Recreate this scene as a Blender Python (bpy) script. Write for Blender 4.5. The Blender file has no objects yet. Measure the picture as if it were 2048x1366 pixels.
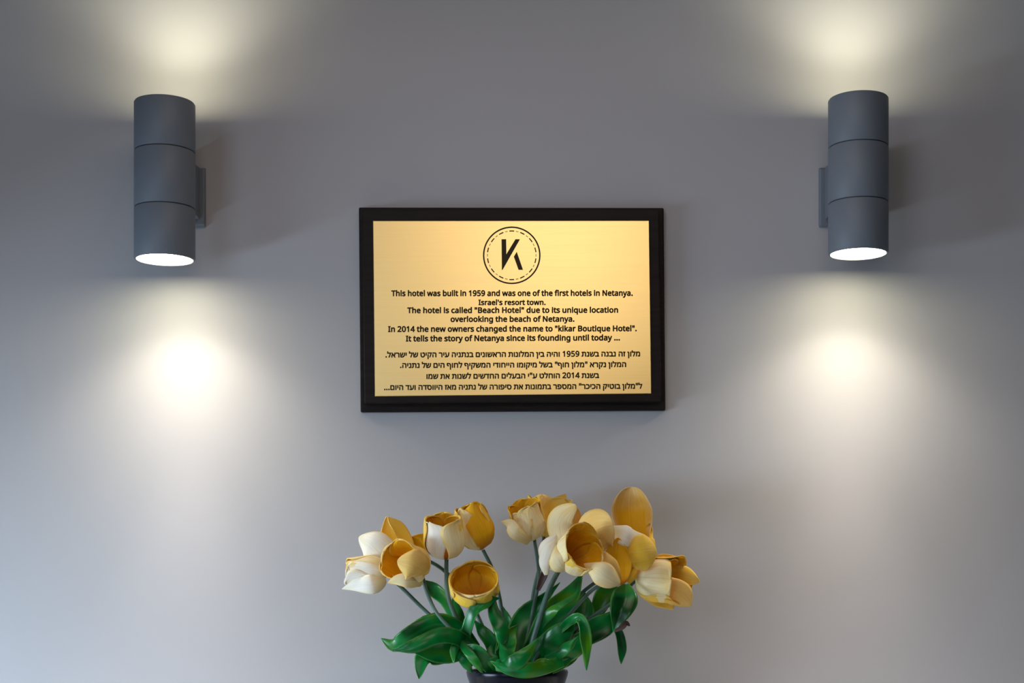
import bpy, math, random
import numpy as np
from mathutils import Vector
from mathutils.geometry import tessellate_polygon

# ------------------------------------------------------------------ camera, world, light
F, X0, Y0 = 3046.0, 1057.0, 1180.0     # focal length in px of the 2048x1366 frame, foot of the optical axis
DW, ZC = 1.646, 1.25                   # camera to wall, camera height
SC = bpy.context.scene
COL = SC.collection

def at(px, py, d=0.0):
    """point at distance d in front of the wall seen at px, py of the photograph"""
    s = (DW - d) / F
    return Vector(((px - X0) * s, -d, ZC + (Y0 - py) * s))

cam_d = bpy.data.cameras.new('camera')
cam = bpy.data.objects.new('camera', cam_d); COL.objects.link(cam)
cam.location = (0, -DW, ZC); cam.rotation_euler = (math.pi / 2, 0, 0)
cam_d.sensor_width = 36; cam_d.lens = F / 2048 * 36
cam_d.shift_x = (1024 - X0) / 2048; cam_d.shift_y = (Y0 - 683) / 2048
cam_d.clip_start = 0.02
SC.camera = cam

w = bpy.data.worlds.new('world'); SC.world = w; w.use_nodes = True
bg = w.node_tree.nodes['Background']
bg.inputs[0].default_value = (0.62, 0.72, 1.0, 1); bg.inputs[1].default_value = 0.02

def area(name, loc, target, sx, sy, power, color):
    l = bpy.data.lights.new(name, 'AREA'); l.shape = 'RECTANGLE'; l.size = sx; l.size_y = sy
    l.energy = power; l.color = color
    o = bpy.data.objects.new(name, l); COL.objects.link(o); o.location = loc
    o.rotation_euler = (Vector(target) - Vector(loc)).to_track_quat('-Z', 'Y').to_euler()
    return o
area('assumed_cool_light', (-1.4, -.8, 1.1), (-.8, -.6, 0), .7, .7, 47.0, (.59, .75, .90))  # assumed daylight from the left, no known window; aimed down to grade the wall
area('unseen_warm_light', (0, -.6, 2.0), (0, -.6, 0), .5, .5, 1.6, (1.0, .78, .66))  # added overhead fill, lifts the wall between the lamps; no real fixture
area('unseen_warm_light', (.10, -2.5, 2.15), (.05, 0, 1.5), .60, .50, 3.5, (1.0, .90, .74))  # added warm light behind the camera for the brass plate to reflect
area('assumed_cool_light', (-1.1, -2.6, 1.6), (0, 0, 1.2), .8, 1.2, 9.5, (.66, .80, 1.0))  # added cool fill behind the camera for the brass and lamp sides; no window

# wall lamps: beams as (power, full angle, colour), the spread of the reflector
DOWN = ((6.5, 46, (1.0, .88, .78)), (2.6, 72, (1.0, .88, .74)), (5.3, 120, (1.0, .90, .70)), (.8, 170, (1.0, .87, .70)))
UP = ((.8, 60, (1.0, .95, .8)), (3.1, 125, (1.0, .95, .70)))
DISC = 25.0

SC.view_settings.view_transform = 'Standard'; SC.view_settings.look = 'None'
SC.view_settings.gamma = 1; SC.view_settings.use_curve_mapping = False
SC.view_settings.exposure = 0.0
SC.cycles.max_bounces = 6

# ------------------------------------------------------------------ helpers
def mat(name, base=(.5, .5, .5), rough=.5, metal=0.0, spec=.5, emit=None, es=1.0, coat=0.0):
    m = bpy.data.materials.new(name); m.use_nodes = True
    b = m.node_tree.nodes['Principled BSDF']
    b.inputs['Base Color'].default_value = (*base, 1); b.inputs['Roughness'].default_value = rough
    b.inputs['Metallic'].default_value = metal; b.inputs['Specular IOR Level'].default_value = spec
    b.inputs['Coat Weight'].default_value = coat
    if emit: b.inputs['Emission Color'].default_value = (*emit, 1); b.inputs['Emission Strength'].default_value = es
    return m

class NT:
    def __init__(s, m): s.t = m.node_tree; s.b = s.t.nodes['Principled BSDF']
    def n(s, kind, **kw):
        nd = s.t.nodes.new(kind)
        for k, v in kw.items():
            if k in nd.inputs: nd.inputs[k].default_value = v
            else: setattr(nd, k, v)
        return nd
    def l(s, a, b): s.t.links.new(a, b)
    def ramp(s, fac, stops):
        r = s.t.nodes.new('ShaderNodeValToRGB'); e = r.color_ramp.elements
        while len(e) < len(stops): e.new(.5)
        for el, (p, c) in zip(e, stops): el.position = p; el.color = (*c, 1) if len(c) == 3 else c
        s.l(fac, r.inputs[0]); return r.outputs[0]
    def noise(s, scale, vec=None, detail=3, stretch=None):
        tc = s.n('ShaderNodeTexCoord'); src = tc.outputs[vec or 'Object']
        if stretch:
            mp = s.n('ShaderNodeMapping'); mp.inputs['Scale'].default_value = stretch; s.l(src, mp.inputs[0]); src = mp.outputs[0]
        nz = s.n('ShaderNodeTexNoise'); nz.inputs['Scale'].default_value = scale; nz.inputs['Detail'].default_value = detail
        s.l(src, nz.inputs['Vector']); return nz.outputs[0]
    def bump(s, h, strength, dist=.001):
        b = s.n('ShaderNodeBump'); b.inputs['Strength'].default_value = strength; b.inputs['Distance'].default_value = dist
        s.l(h, b.inputs['Height']); s.l(b.outputs[0], s.b.inputs['Normal'])
    def mix(s, f, a, b, mode='MIX'):
        m = s.t.nodes.new('ShaderNodeMix'); m.data_type = 'RGBA'; m.blend_type = mode
        for i, v in ((0, f), (6, a), (7, b)):
            if hasattr(v, 'is_output'): s.l(v, m.inputs[i])
            elif isinstance(v, tuple): m.inputs[i].default_value = (*v, 1)
            else: m.inputs[i].default_value = v
        return m.outputs[2]

def link(name, me, material, parent=None, smooth=True):
    mats = material if isinstance(material, (list, tuple)) else [material]
    for m in mats: me.materials.append(m)
    if smooth:
        for p in me.polygons: p.use_smooth = True
    o = bpy.data.objects.new(name, me); COL.objects.link(o)
    if parent is not None:
        o.parent = parent
        off = parent.location.copy(); p = parent.parent
        while p is not None: off += p.location; p = p.parent
        me.transform(__import__('mathutils').Matrix.Translation(-off))
    return o

def mesh(name, vs, fs, material, parent=None, smooth=False, uv=None):
    me = bpy.data.meshes.new(name); me.from_pydata([tuple(v) for v in vs], [], fs)
    if uv is not None:
        l = me.uv_layers.new(name='UVMap')
        for lp in me.loops: l.data[lp.index].uv = uv[lp.vertex_index]
    me.update()
    return link(name, me, material, parent, smooth)

def bevel(o, wdt, seg=2, ang=.6):
    b = o.modifiers.new('bevel', 'BEVEL'); b.width = wdt; b.segments = seg; b.limit_method = 'ANGLE'; b.angle_limit = ang
    return o

def empty(name, loc, label, cat, group=None):
    o = bpy.data.objects.new(name, None); COL.objects.link(o); o.location = loc; o.empty_display_size = .02
    o['label'] = label; o['category'] = cat
    if group: o['group'] = group
    return o

def box(name, lo, hi, material, parent=None, bev=0, kind=None):
    vs = [(x, y, z) for x in (lo[0], hi[0]) for y in (lo[1], hi[1]) for z in (lo[2], hi[2])]
    fs = [(0, 1, 3, 2), (4, 6, 7, 5), (0, 4, 5, 1), (2, 3, 7, 6), (0, 2, 6, 4), (1, 5, 7, 3)]
    o = mesh(name, vs, fs, material, parent)
    if bev: bevel(o, bev)
    if kind: o['kind'] = kind
    return o

def lathe(name, prof, c, material, parent=None, n=64, closed=False):
    vs, fs = [], []
    for r, z in prof:
        for k in range(n):
            a = 2 * math.pi * k / n; vs.append((c[0] + r * math.cos(a), c[1] + r * math.sin(a), c[2] + z))
    m = len(prof)
    for i in range(m if closed else m - 1):
        for k in range(n):
            a, b = i * n + k, i * n + (k + 1) % n; c2, d = ((i + 1) % m) * n + (k + 1) % n, ((i + 1) % m) * n + k
            fs.append((a, b, c2, d))
    if not closed:
        for i in (0, m - 1):
            if prof[i][0] > 1e-6: fs.append(tuple(range(i * n, i * n + n)) if i else tuple(reversed(range(n))))
    o = mesh(name, vs, fs, material, parent, smooth=True)
    e = o.modifiers.new('edges', 'EDGE_SPLIT'); e.split_angle = math.radians(40)
    return o

def catmull(P, t):
    P = np.asarray(P, float); n = len(P) - 1; x = min(max(t, 0), 1) * n; i = min(int(x), n - 1); u = x - i
    g = lambda k: P[k] if 0 <= k <= n else (2 * P[0] - P[1] if k < 0 else 2 * P[n] - P[n - 1])
    a, b, c, d = g(i - 1), g(i), g(i + 1), g(i + 2)
    return .5 * (2 * b + (c - a) * u + (2 * a - 5 * b + 4 * c - d) * u * u + (3 * b - a - 3 * c + d) * u ** 3)

def tube(name, pts, rad, material, parent=None, n=10, seg=24):
    """pts: list of (px, py, d); rad in metres, single or (start, end)"""
    W = [at(*p) for p in pts]; r0, r1 = rad if isinstance(rad, tuple) else (rad, rad)
    C = [Vector(catmull(W, k / seg)) for k in range(seg + 1)]
    vs, fs = [], []
    for k, c in enumerate(C):
        T = (C[min(k + 1, seg)] - C[max(k - 1, 0)]).normalized()
        A = T.cross(Vector((0, -1, 0.01))).normalized(); B = T.cross(A)
        r = r0 + (r1 - r0) * k / seg
        for j in range(n):
            a = 2 * math.pi * j / n; vs.append(c + A * r * math.cos(a) + B * r * math.sin(a))
    for k in range(seg):
        for j in range(n):
            fs.append((k * n + j, k * n + (j + 1) % n, (k + 1) * n + (j + 1) % n, (k + 1) * n + j))
    fs += [tuple(reversed(range(n))), tuple(range(seg * n, seg * n + n))]
    return mesh(name, vs, fs, material, parent, smooth=True)

def skin(o, th):
    s = o.modifiers.new('thickness', 'SOLIDIFY'); s.thickness = th; s.offset = 0
    s.material_offset = 1; s.material_offset_rim = 0
    return o

def grid(name, V, n, m, mats, parent, th, uv):
    fs = [(i * m + j, i * m + j + 1, (i + 1) * m + j + 1, (i + 1) * m + j) for i in range(n - 1) for j in range(m - 1)]
    return skin(mesh(name, V, fs, mats, parent, smooth=True, uv=uv), th)

def blade(name, pts, mats, parent, cup=0, tip=.4, base=.0, q=.5, n=26, m=11, wave=0, seed=0, face=(0, -1, 0), th=.0006, fold=0):
    """leaf or petal along a spine. pts: (px, py, d, half width px[, twist deg[, cup deg]]); side 0 of mats faces `face`"""
    rows = []
    for p in pts:
        p = list(p) + [0] * (5 - len(p)) if len(p) < 5 else list(p)
        if len(p) < 6: p.append(cup)
        s = (DW - p[2]) / F
        rows.append([*at(p[0], p[1], p[2]), p[3] * s, p[4], p[5]])
    V, UV = [], []; Fh = Vector(face).normalized(); rnd = random.Random(seed); ph = [rnd.uniform(0, 6.28) for _ in range(4)]
    ts = [.5 - .5 * math.cos(math.pi * i / (n - 1)) for i in range(n)]
    L = sum((Vector(rows[i][:3]) - Vector(rows[i + 1][:3])).length for i in range(len(rows) - 1))
    for t in ts:
        r = catmull(rows, t); e = 1e-3
        T = Vector(catmull(rows, min(t + e, 1))[:3]) - Vector(catmull(rows, max(t - e, 0))[:3]); T.normalize()
        S = T.cross(Fh)
        S = S.normalized() if S.length > 1e-4 else Vector((1, 0, 0))
        N = S.cross(T).normalized()
        a = math.radians(r[4]); S, N = S * math.cos(a) + N * math.sin(a), N * math.cos(a) - S * math.sin(a)
        wd = r[3]
        if tip and t > 1 - tip: wd *= max(1 - ((t - 1 + tip) / tip) ** 2, 0) ** q
        if base and t < base: wd *= max(1 - ((base - t) / base) ** 2, 0) ** .5 * .75 + .25
        wd = max(wd, 1e-5); c = math.radians(r[5]); ca = abs(c) if abs(c) > .02 else .02
        for j in range(m):
            s_ = -1 + 2 * j / (m - 1); f = s_ * ca
            x = wd * math.sin(f) / math.sin(min(ca, math.pi / 2)); z = wd * (1 - math.cos(f)) / math.sin(min(ca, math.pi / 2)) * (1 if c > 0 else -1)
            if fold: z += fold * wd * (abs(s_) - .5)
            if wave: z += wave * L * abs(s_) ** 2 * math.sin((9 + 2 * s_) * t + ph[0 if s_ > 0 else 1]) * min(1, wd / (.02 * L + 1e-6))
            V.append(Vector(r[:3]) + S * x + N * z); UV.append((j / (m - 1), t))
    return grid(name, V, n, m, mats, parent, th, UV)

def head(root, base, ang, elev, L, R, petals, seed=1, th=.0006):
    """tulip head. base (px, py, d); ang: axis direction in the picture plane, elev: towards the room; L, R in px.
    petals: (azimuth, mouth, length factor, width factor, mats[, pointed q]); azimuth 0 faces the room (or down when the cup faces the room)"""
    s = (DW - base[2]) / F; c = at(*base); a, e = math.radians(ang), math.radians(elev)
    Z = Vector((math.cos(a) * math.cos(e), -math.sin(e), math.sin(a) * math.cos(e)))
    h = Vector((0, -1, 0)) if elev < 50 else Vector((0, 0, -1))
    Xa = (h - Z * h.dot(Z)).normalized(); Ya = Z.cross(Xa); rnd = random.Random(seed)
    n, m = 18, 13
    for k, p in enumerate(petals):
        az, mo, lf, wf, mats = p[:5]; q = p[5] if len(p) > 5 else .5
        V, UV = [], []; off = (k % 2) * .06 + .01 * k; ph = rnd.uniform(0, 6.28); ph2 = rnd.uniform(0, 6.28)
        for i in range(n):
            t = math.sin(.5 * math.pi * i / (n - 1)) if i else 0
            fr = math.sqrt(max(1 - (1 - t / .45) ** 2, 0)) if t < .45 else 1 + (mo - 1) * ((t - .45) / .55) ** 1.4
            r = R * (1 - off) * max(fr, .06); z = L * lf * (t - .02 * (mo > 1) * t * t)
            if mo > 1.25: z -= L * .16 * (mo - 1) * max(t - .5, 0) * 2
            wd = R * 1.0 * wf * (t ** .45) * max(1 - t ** (6.5 if q <= .5 else 3), 0) ** q * 1.05
            re = max(r, R * .42, wd / 1.35)
            for j in range(m):
                s_ = -1 + 2 * j / (m - 1); dl = s_ * wd / re
                cx = r - re + re * math.cos(dl); cy = re * math.sin(dl)
                cx += R * .045 * math.sin(s_ * 6 + ph) * t * t + R * .05 * math.sin(5 * t + ph2) * abs(s_) ** 3 * t
                zz = z - L * .03 * math.sin(s_ * 9 + ph) * max(t - .7, 0) * 2
                aa = math.radians(az); X = cx * math.cos(aa) - cy * math.sin(aa); Y = cx * math.sin(aa) + cy * math.cos(aa)
                V.append(c + (Xa * X + Ya * Y + Z * zz) * s); UV.append((j / (m - 1), t))
        grid('petal', V, n, m, mats, root, th, UV)

# ------------------------------------------------------------------ materials
M = {}
m = mat('painted_wall', (.41, .405, .425), .62, spec=.35); t = NT(m)
t.l(t.ramp(t.noise(1.1, detail=2), [(.3, (.385, .38, .40)), (.7, (.43, .425, .45))]), t.b.inputs['Base Color'])
t.bump(t.noise(260, detail=4), .10, .0004); M['wall'] = m
m = mat('floor_stone', (.3, .28, .26), .4); t = NT(m)
t.l(t.ramp(t.noise(3), [(.3, (.24, .22, .2)), (.7, (.36, .33, .3))]), t.b.inputs['Base Color']); M['floor'] = m
m = mat('pale_bounce_ledge', (.78, .80, .84), .45); t = NT(m)
t.l(t.ramp(t.noise(5, detail=6), [(.35, (.74, .76, .80)), (.6, (.84, .86, .89))]), t.b.inputs['Base Color']); M['ledge'] = m

m = mat('grey_powder_coat', (.145, .17, .205), .5, spec=.4); t = NT(m)
t.bump(t.noise(900), .12, .0002); M['coat'] = m
M['groove'] = mat('groove_dark', (.03, .033, .038), .6)
M['disc'] = mat('lamp_disc', (.9, .9, .9), .5, emit=(1, .925, .60), es=DISC)

m = mat('black_brown_wood', (.012, .008, .008), .5, spec=.16); t = NT(m)
t.l(t.ramp(t.noise(30, stretch=(1, 8, 8)), [(.3, (.006, .0035, .003)), (.7, (.013, .008, .007))]), t.b.inputs['Base Color'])
t.bump(t.noise(60, stretch=(1, 10, 10)), .1, .0003); M['frame'] = m
m = mat('brushed_brass', (.92, .68, .28), .40, 1.0); t = NT(m)
n1 = t.noise(9, stretch=(1, 1, 160), detail=6)
t.l(t.ramp(n1, [(.3, (.94, .67, .28)), (.7, (.97, .70, .31))]), t.b.inputs['Base Color'])
t.l(t.ramp(n1, [(.3, (.29,) * 3), (.7, (.32,) * 3)]), t.b.inputs['Roughness'])
t.bump(t.noise(300, stretch=(.1, 1, 14)), .04, .0001); M['brass'] = m
M['ink'] = mat('engraved_ink', (.035, .022, .006), .6, spec=.2)
M['ink_soft'] = mat('engraved_ink_faint', (.13, .09, .03), .6, spec=.2)

def petal_mat(name, base, edge, root, rib, rough=.55, ribs=1.0):
    """base: body colour, edge: towards the tip and the rims, root: at the foot, rib: streaks along the petal"""
    m = mat(name, base, rough, spec=.14); t = NT(m)
    uv = t.n('ShaderNodeTexCoord'); sp = t.n('ShaderNodeSeparateXYZ'); t.l(uv.outputs['UV'], sp.inputs[0])
    x = t.n('ShaderNodeMath', operation='SUBTRACT'); t.l(sp.outputs[0], x.inputs[0]); x.inputs[1].default_value = .5
    ax = t.n('ShaderNodeMath', operation='ABSOLUTE'); t.l(x.outputs[0], ax.inputs[0])
    e1 = t.ramp(sp.outputs[1], [(.62, (0, 0, 0)), (1, (1, 1, 1))]); e2 = t.ramp(ax.outputs[0], [(.3, (0, 0, 0)), (.5, (1, 1, 1))])
    ed = t.mix(1.0, e1, e2, 'LIGHTEN')
    nz = t.noise(3, vec='UV', detail=2); ed = t.mix(1.0, ed, t.ramp(nz, [(.35, (.25,) * 3), (.65, (1, 1, 1))]), 'MULTIPLY')
    c = t.mix(ed, base, edge)
    st = t.noise(1, vec='UV', stretch=(26, 1.6, 1), detail=3)
    c = t.mix(t.ramp(st, [(.45, (0, 0, 0)), (.72, (ribs,) * 3)]), c, rib)
    c = t.mix(t.ramp(sp.outputs[1], [(.0, (1, 1, 1)), (.3, (0, 0, 0))]), c, root)
    t.l(c, t.b.inputs['Base Color'])
    t.b.inputs['Subsurface Weight'].default_value = .12; t.b.inputs['Subsurface Radius'].default_value = (.004, .002, .001)
    t.bump(st, .55, .0008); return m
M['cream'] = petal_mat('petal_cream', (.90, .78, .48), (.90, .60, .14), (.62, .52, .22), (.78, .56, .22), ribs=.6)
M['white'] = petal_mat('petal_white', (.92, .89, .80), (.82, .72, .50), (.66, .62, .42), (.80, .70, .48), ribs=.5)
M['peach'] = petal_mat('petal_peach', (.88, .58, .17), (.86, .60, .24), (.72, .38, .05), (.80, .42, .07), ribs=.5)
M['yellow'] = petal_mat('petal_yellow', (.88, .54, .04), (.86, .58, .15), (.56, .36, .04), (.86, .62, .22), ribs=.5)
M['gold'] = petal_mat('petal_gold', (.86, .45, .008), (.84, .46, .03), (.40, .13, .004), (.68, .28, .004), ribs=.5)
M['spoon'] = petal_mat('petal_gold_pale_rim', (.80, .42, .01), (.86, .72, .42), (.70, .30, .01), (.74, .34, .005), ribs=.5)
CR, WH, PE, YE = ([M[k], M['gold']] for k in ('cream', 'white', 'peach', 'yellow'))

m = mat('glossy_leaf', (.008, .14, .035), .27, spec=.42); t = NT(m)
uv = t.n('ShaderNodeTexCoord'); sp = t.n('ShaderNodeSeparateXYZ'); t.l(uv.outputs['UV'], sp.inputs[0])
x = t.n('ShaderNodeMath', operation='SUBTRACT'); t.l(sp.outputs[0], x.inputs[0]); x.inputs[1].default_value = .5
ax = t.n('ShaderNodeMath', operation='ABSOLUTE'); t.l(x.outputs[0], ax.inputs[0])
c = t.ramp(t.noise(28, detail=2), [(.35, (.001, .050, .006)), (.52, (.001, .19, .034)), (.68, (.05, .19, .002))])
c = t.mix(t.ramp(ax.outputs[0], [(.42, (0, 0, 0)), (.5, (.55,) * 3)]), c, (.10, .26, .03))
t.l(c, t.b.inputs['Base Color']); t.bump(t.noise(1, vec='UV', stretch=(22, 1, 1)), .2, .0006); M['leaf'] = m
LF = [M['leaf'], M['leaf']]
m = mat('stem_green', (.05, .12, .09), .45); t = NT(m)
t.l(t.ramp(t.noise(30), [(.35, (.022, .07, .05)), (.7, (.09, .17, .14))]), t.b.inputs['Base Color']); M['stem'] = m
m = mat('withered_leaf', (.05, .02, .012), .6); M['withered'] = m
m = mat('black_glaze', (.004, .006, .012), .22, spec=.18, coat=.0); t = NT(m)
t.bump(t.noise(8, stretch=(1, 1, .15)), .1, .001); M['glaze'] = m
m = mat('dark_foam', (.02, .018, .012), .95); t = NT(m); t.bump(t.noise(200), .6, .002); M['foam'] = m

# ------------------------------------------------------------------ setting
wall = box('wall_back', (-2.6, 0, 0), (2.6, .12, 2.7), M['wall'], kind='structure')
box('floor', (-2.6, -3.6, -.1), (2.6, .12, 0), M['floor'], kind='structure')
box('ceiling', (-2.6, -1.2, 2.7), (2.6, .12, 2.8), M['wall'], kind='structure')
LEDGE = ZC - .235
box('bounce_ledge_1', (-.95, -.42, LEDGE - .03), (.95, 0, LEDGE), M['ledge'], bev=.003, kind='structure')  # unseen added ledge: holds the vase, pale to bounce light up the wall

# ------------------------------------------------------------------ wall lamps
DL = .072
def lamp(cx, ctop, cbot, r_px, side, label):
    c = at(cx, cbot, DL); top = at(cx, ctop, DL).z - c.z; s = (DW - DL) / F; r = r_px * s
    root = empty('wall_lamp', (c.x, 0, c.z + top * .5), label, 'lamp', 'twin cylinder lamps on the wall')
    g1, g2 = top * .326, top * .687; gh = .0009; e = .0016
    def shade(z0, z1, lo_lip, hi_lip, name):
        pr = []
        if lo_lip: pr += [(r - .0022, z0 + .004), (r - .0022, z0), (r - .0008, z0), (r, z0 + .0012)]
        else: pr += [(r - .004, z0 + .0005), (r - .0006, z0 + .0005), (r, z0 + .0013)]
        if hi_lip: pr += [(r, z1 - .0012), (r - .0008, z1), (r - .0022, z1), (r - .0022, z1 - .004)]
        else: pr += [(r, z1 - .0013), (r - .0006, z1 - .0005), (r - .004, z1 - .0005)]
        return lathe(name, pr, c, M['coat'], root, n=96)
    shade(0, g1, True, False, 'lower_shade'); shade(g1, g2, False, False, 'body'); shade(g2, top, False, True, 'upper_shade')
    for g in (g1, g2):
        lathe('seam_ring', [(r - .0035, g - gh), (r - .0013, g - gh), (r - .0013, g + gh), (r - .0035, g + gh)], c, M['groove'], root, n=96)
    # luminous discs almost flush with both mouths
    lathe('lens', [(0.0, .0016), (r - .0021, .0016), (r - .0021, .0030), (0.0, .0030)], c, M['disc'], root, n=64)
    lathe('lens', [(0.0, top - .0030), (r - .0021, top - .0030), (r - .0021, top - .0016), (0.0, top - .0016)], c, M['disc'], root, n=64)
    # wall mount: plate against the wall, tapering arm to the body
    zc_ = at(0, 396, 0).z; hw = 51 * DW / F; hh = .0325
    def pris(z, a, y0, b, y1, hz, name):
        vs = [(c.x + sx * (a if k == 0 else b), -(y0 if k == 0 else y1), z + sz * (hz if k == 0 else hz * .93)) for k in (0, 1) for sx, sz in ((-1, -1), (1, -1), (1, 1), (-1, 1))]
        o = mesh(name, vs, [(0, 1, 2, 3), (7, 6, 5, 4), (0, 4, 5, 1), (1, 5, 6, 2), (2, 6, 7, 3), (3, 7, 4, 0)], M['coat'], root)
        return bevel(o, .0012)
    pris(zc_, hw, 0.0, hw * .98, .006, hh, 'wall_plate')
    pris(zc_ + .0035, hw * .80, .006, .018, DL - r * .72, hh * .86, 'mount_arm')
    for dz, sgn in ((0, -1), (top, 1)):
        for pw, an, colr in (DOWN if sgn < 0 else UP):
            l = bpy.data.lights.new('lamp_beam', 'SPOT'); l.energy = pw; l.color = colr; l.spot_size = math.radians(an); l.spot_blend = 1.0
            l.shadow_soft_size = .018
            o = bpy.data.objects.new('lamp_beam', l); COL.objects.link(o); o.parent = root
            o.location = Vector((c.x + (.008 if side > 0 else .001), -DL, c.z + dz + sgn * .0005)) - root.location
            o.rotation_euler = (0 if sgn < 0 else math.pi, 0, 0)
    return root
lamp(329.5, 207, 520, 60, 1, 'grey cylinder wall lamp left of the plaque, its wall mount showing on the right')
lamp(1716.5, 199, 508.5, 59.3, -1, 'grey cylinder wall lamp right of the plaque, its wall mount showing on the left')

# ------------------------------------------------------------------ plaque
D1, D2, DP = .008, .020, .0212
pl = empty('plaque', at(1024, 619, 0), 'brass plaque with dark lettering and round emblem in a black wooden frame on the wall', 'plaque')
def slab(name, back, front, d0, d1, material, parent, bev):
    vs = [at(x, y, d0) for x, y in back] + [at(x, y, d1) for x, y in front]
    o = mesh(name, vs, [(0, 1, 2, 3), (7, 6, 5, 4), (0, 4, 5, 1), (1, 5, 6, 2), (2, 6, 7, 3), (3, 7, 4, 0)], material, parent)
    return bevel(o, bev)
def same(q, d0, d1):      # the outline q seen at depth d1, carried straight back to depth d0
    k = (DW - d1) / (DW - d0)
    return [(X0 + (x - X0) * k, Y0 + (y - Y0) * k) for x, y in q]
Q1 = [(717.5, 414.5), (1327.5, 415.5), (1331, 820.5), (721, 824)]
Q2 = [(724, 418.5), (1318, 419.5), (1322.5, 802.5), (729, 806.5)]
QP = [(745.5, 441.5), (1298.5, 441), (1303, 787.5), (749.5, 793)]
fr = slab('frame', same(Q1, 0, D1), Q1, 0, D1, M['frame'], pl, .0012)
slab('frame_moulding', same(Q2, D1, D2), Q2, D1, D2, M['frame'], pl, .0010)
slab('face_plate', same(QP, D2, DP), QP, D2, DP, M['brass'], pl, .0006)

DT = DP + .00012
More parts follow.
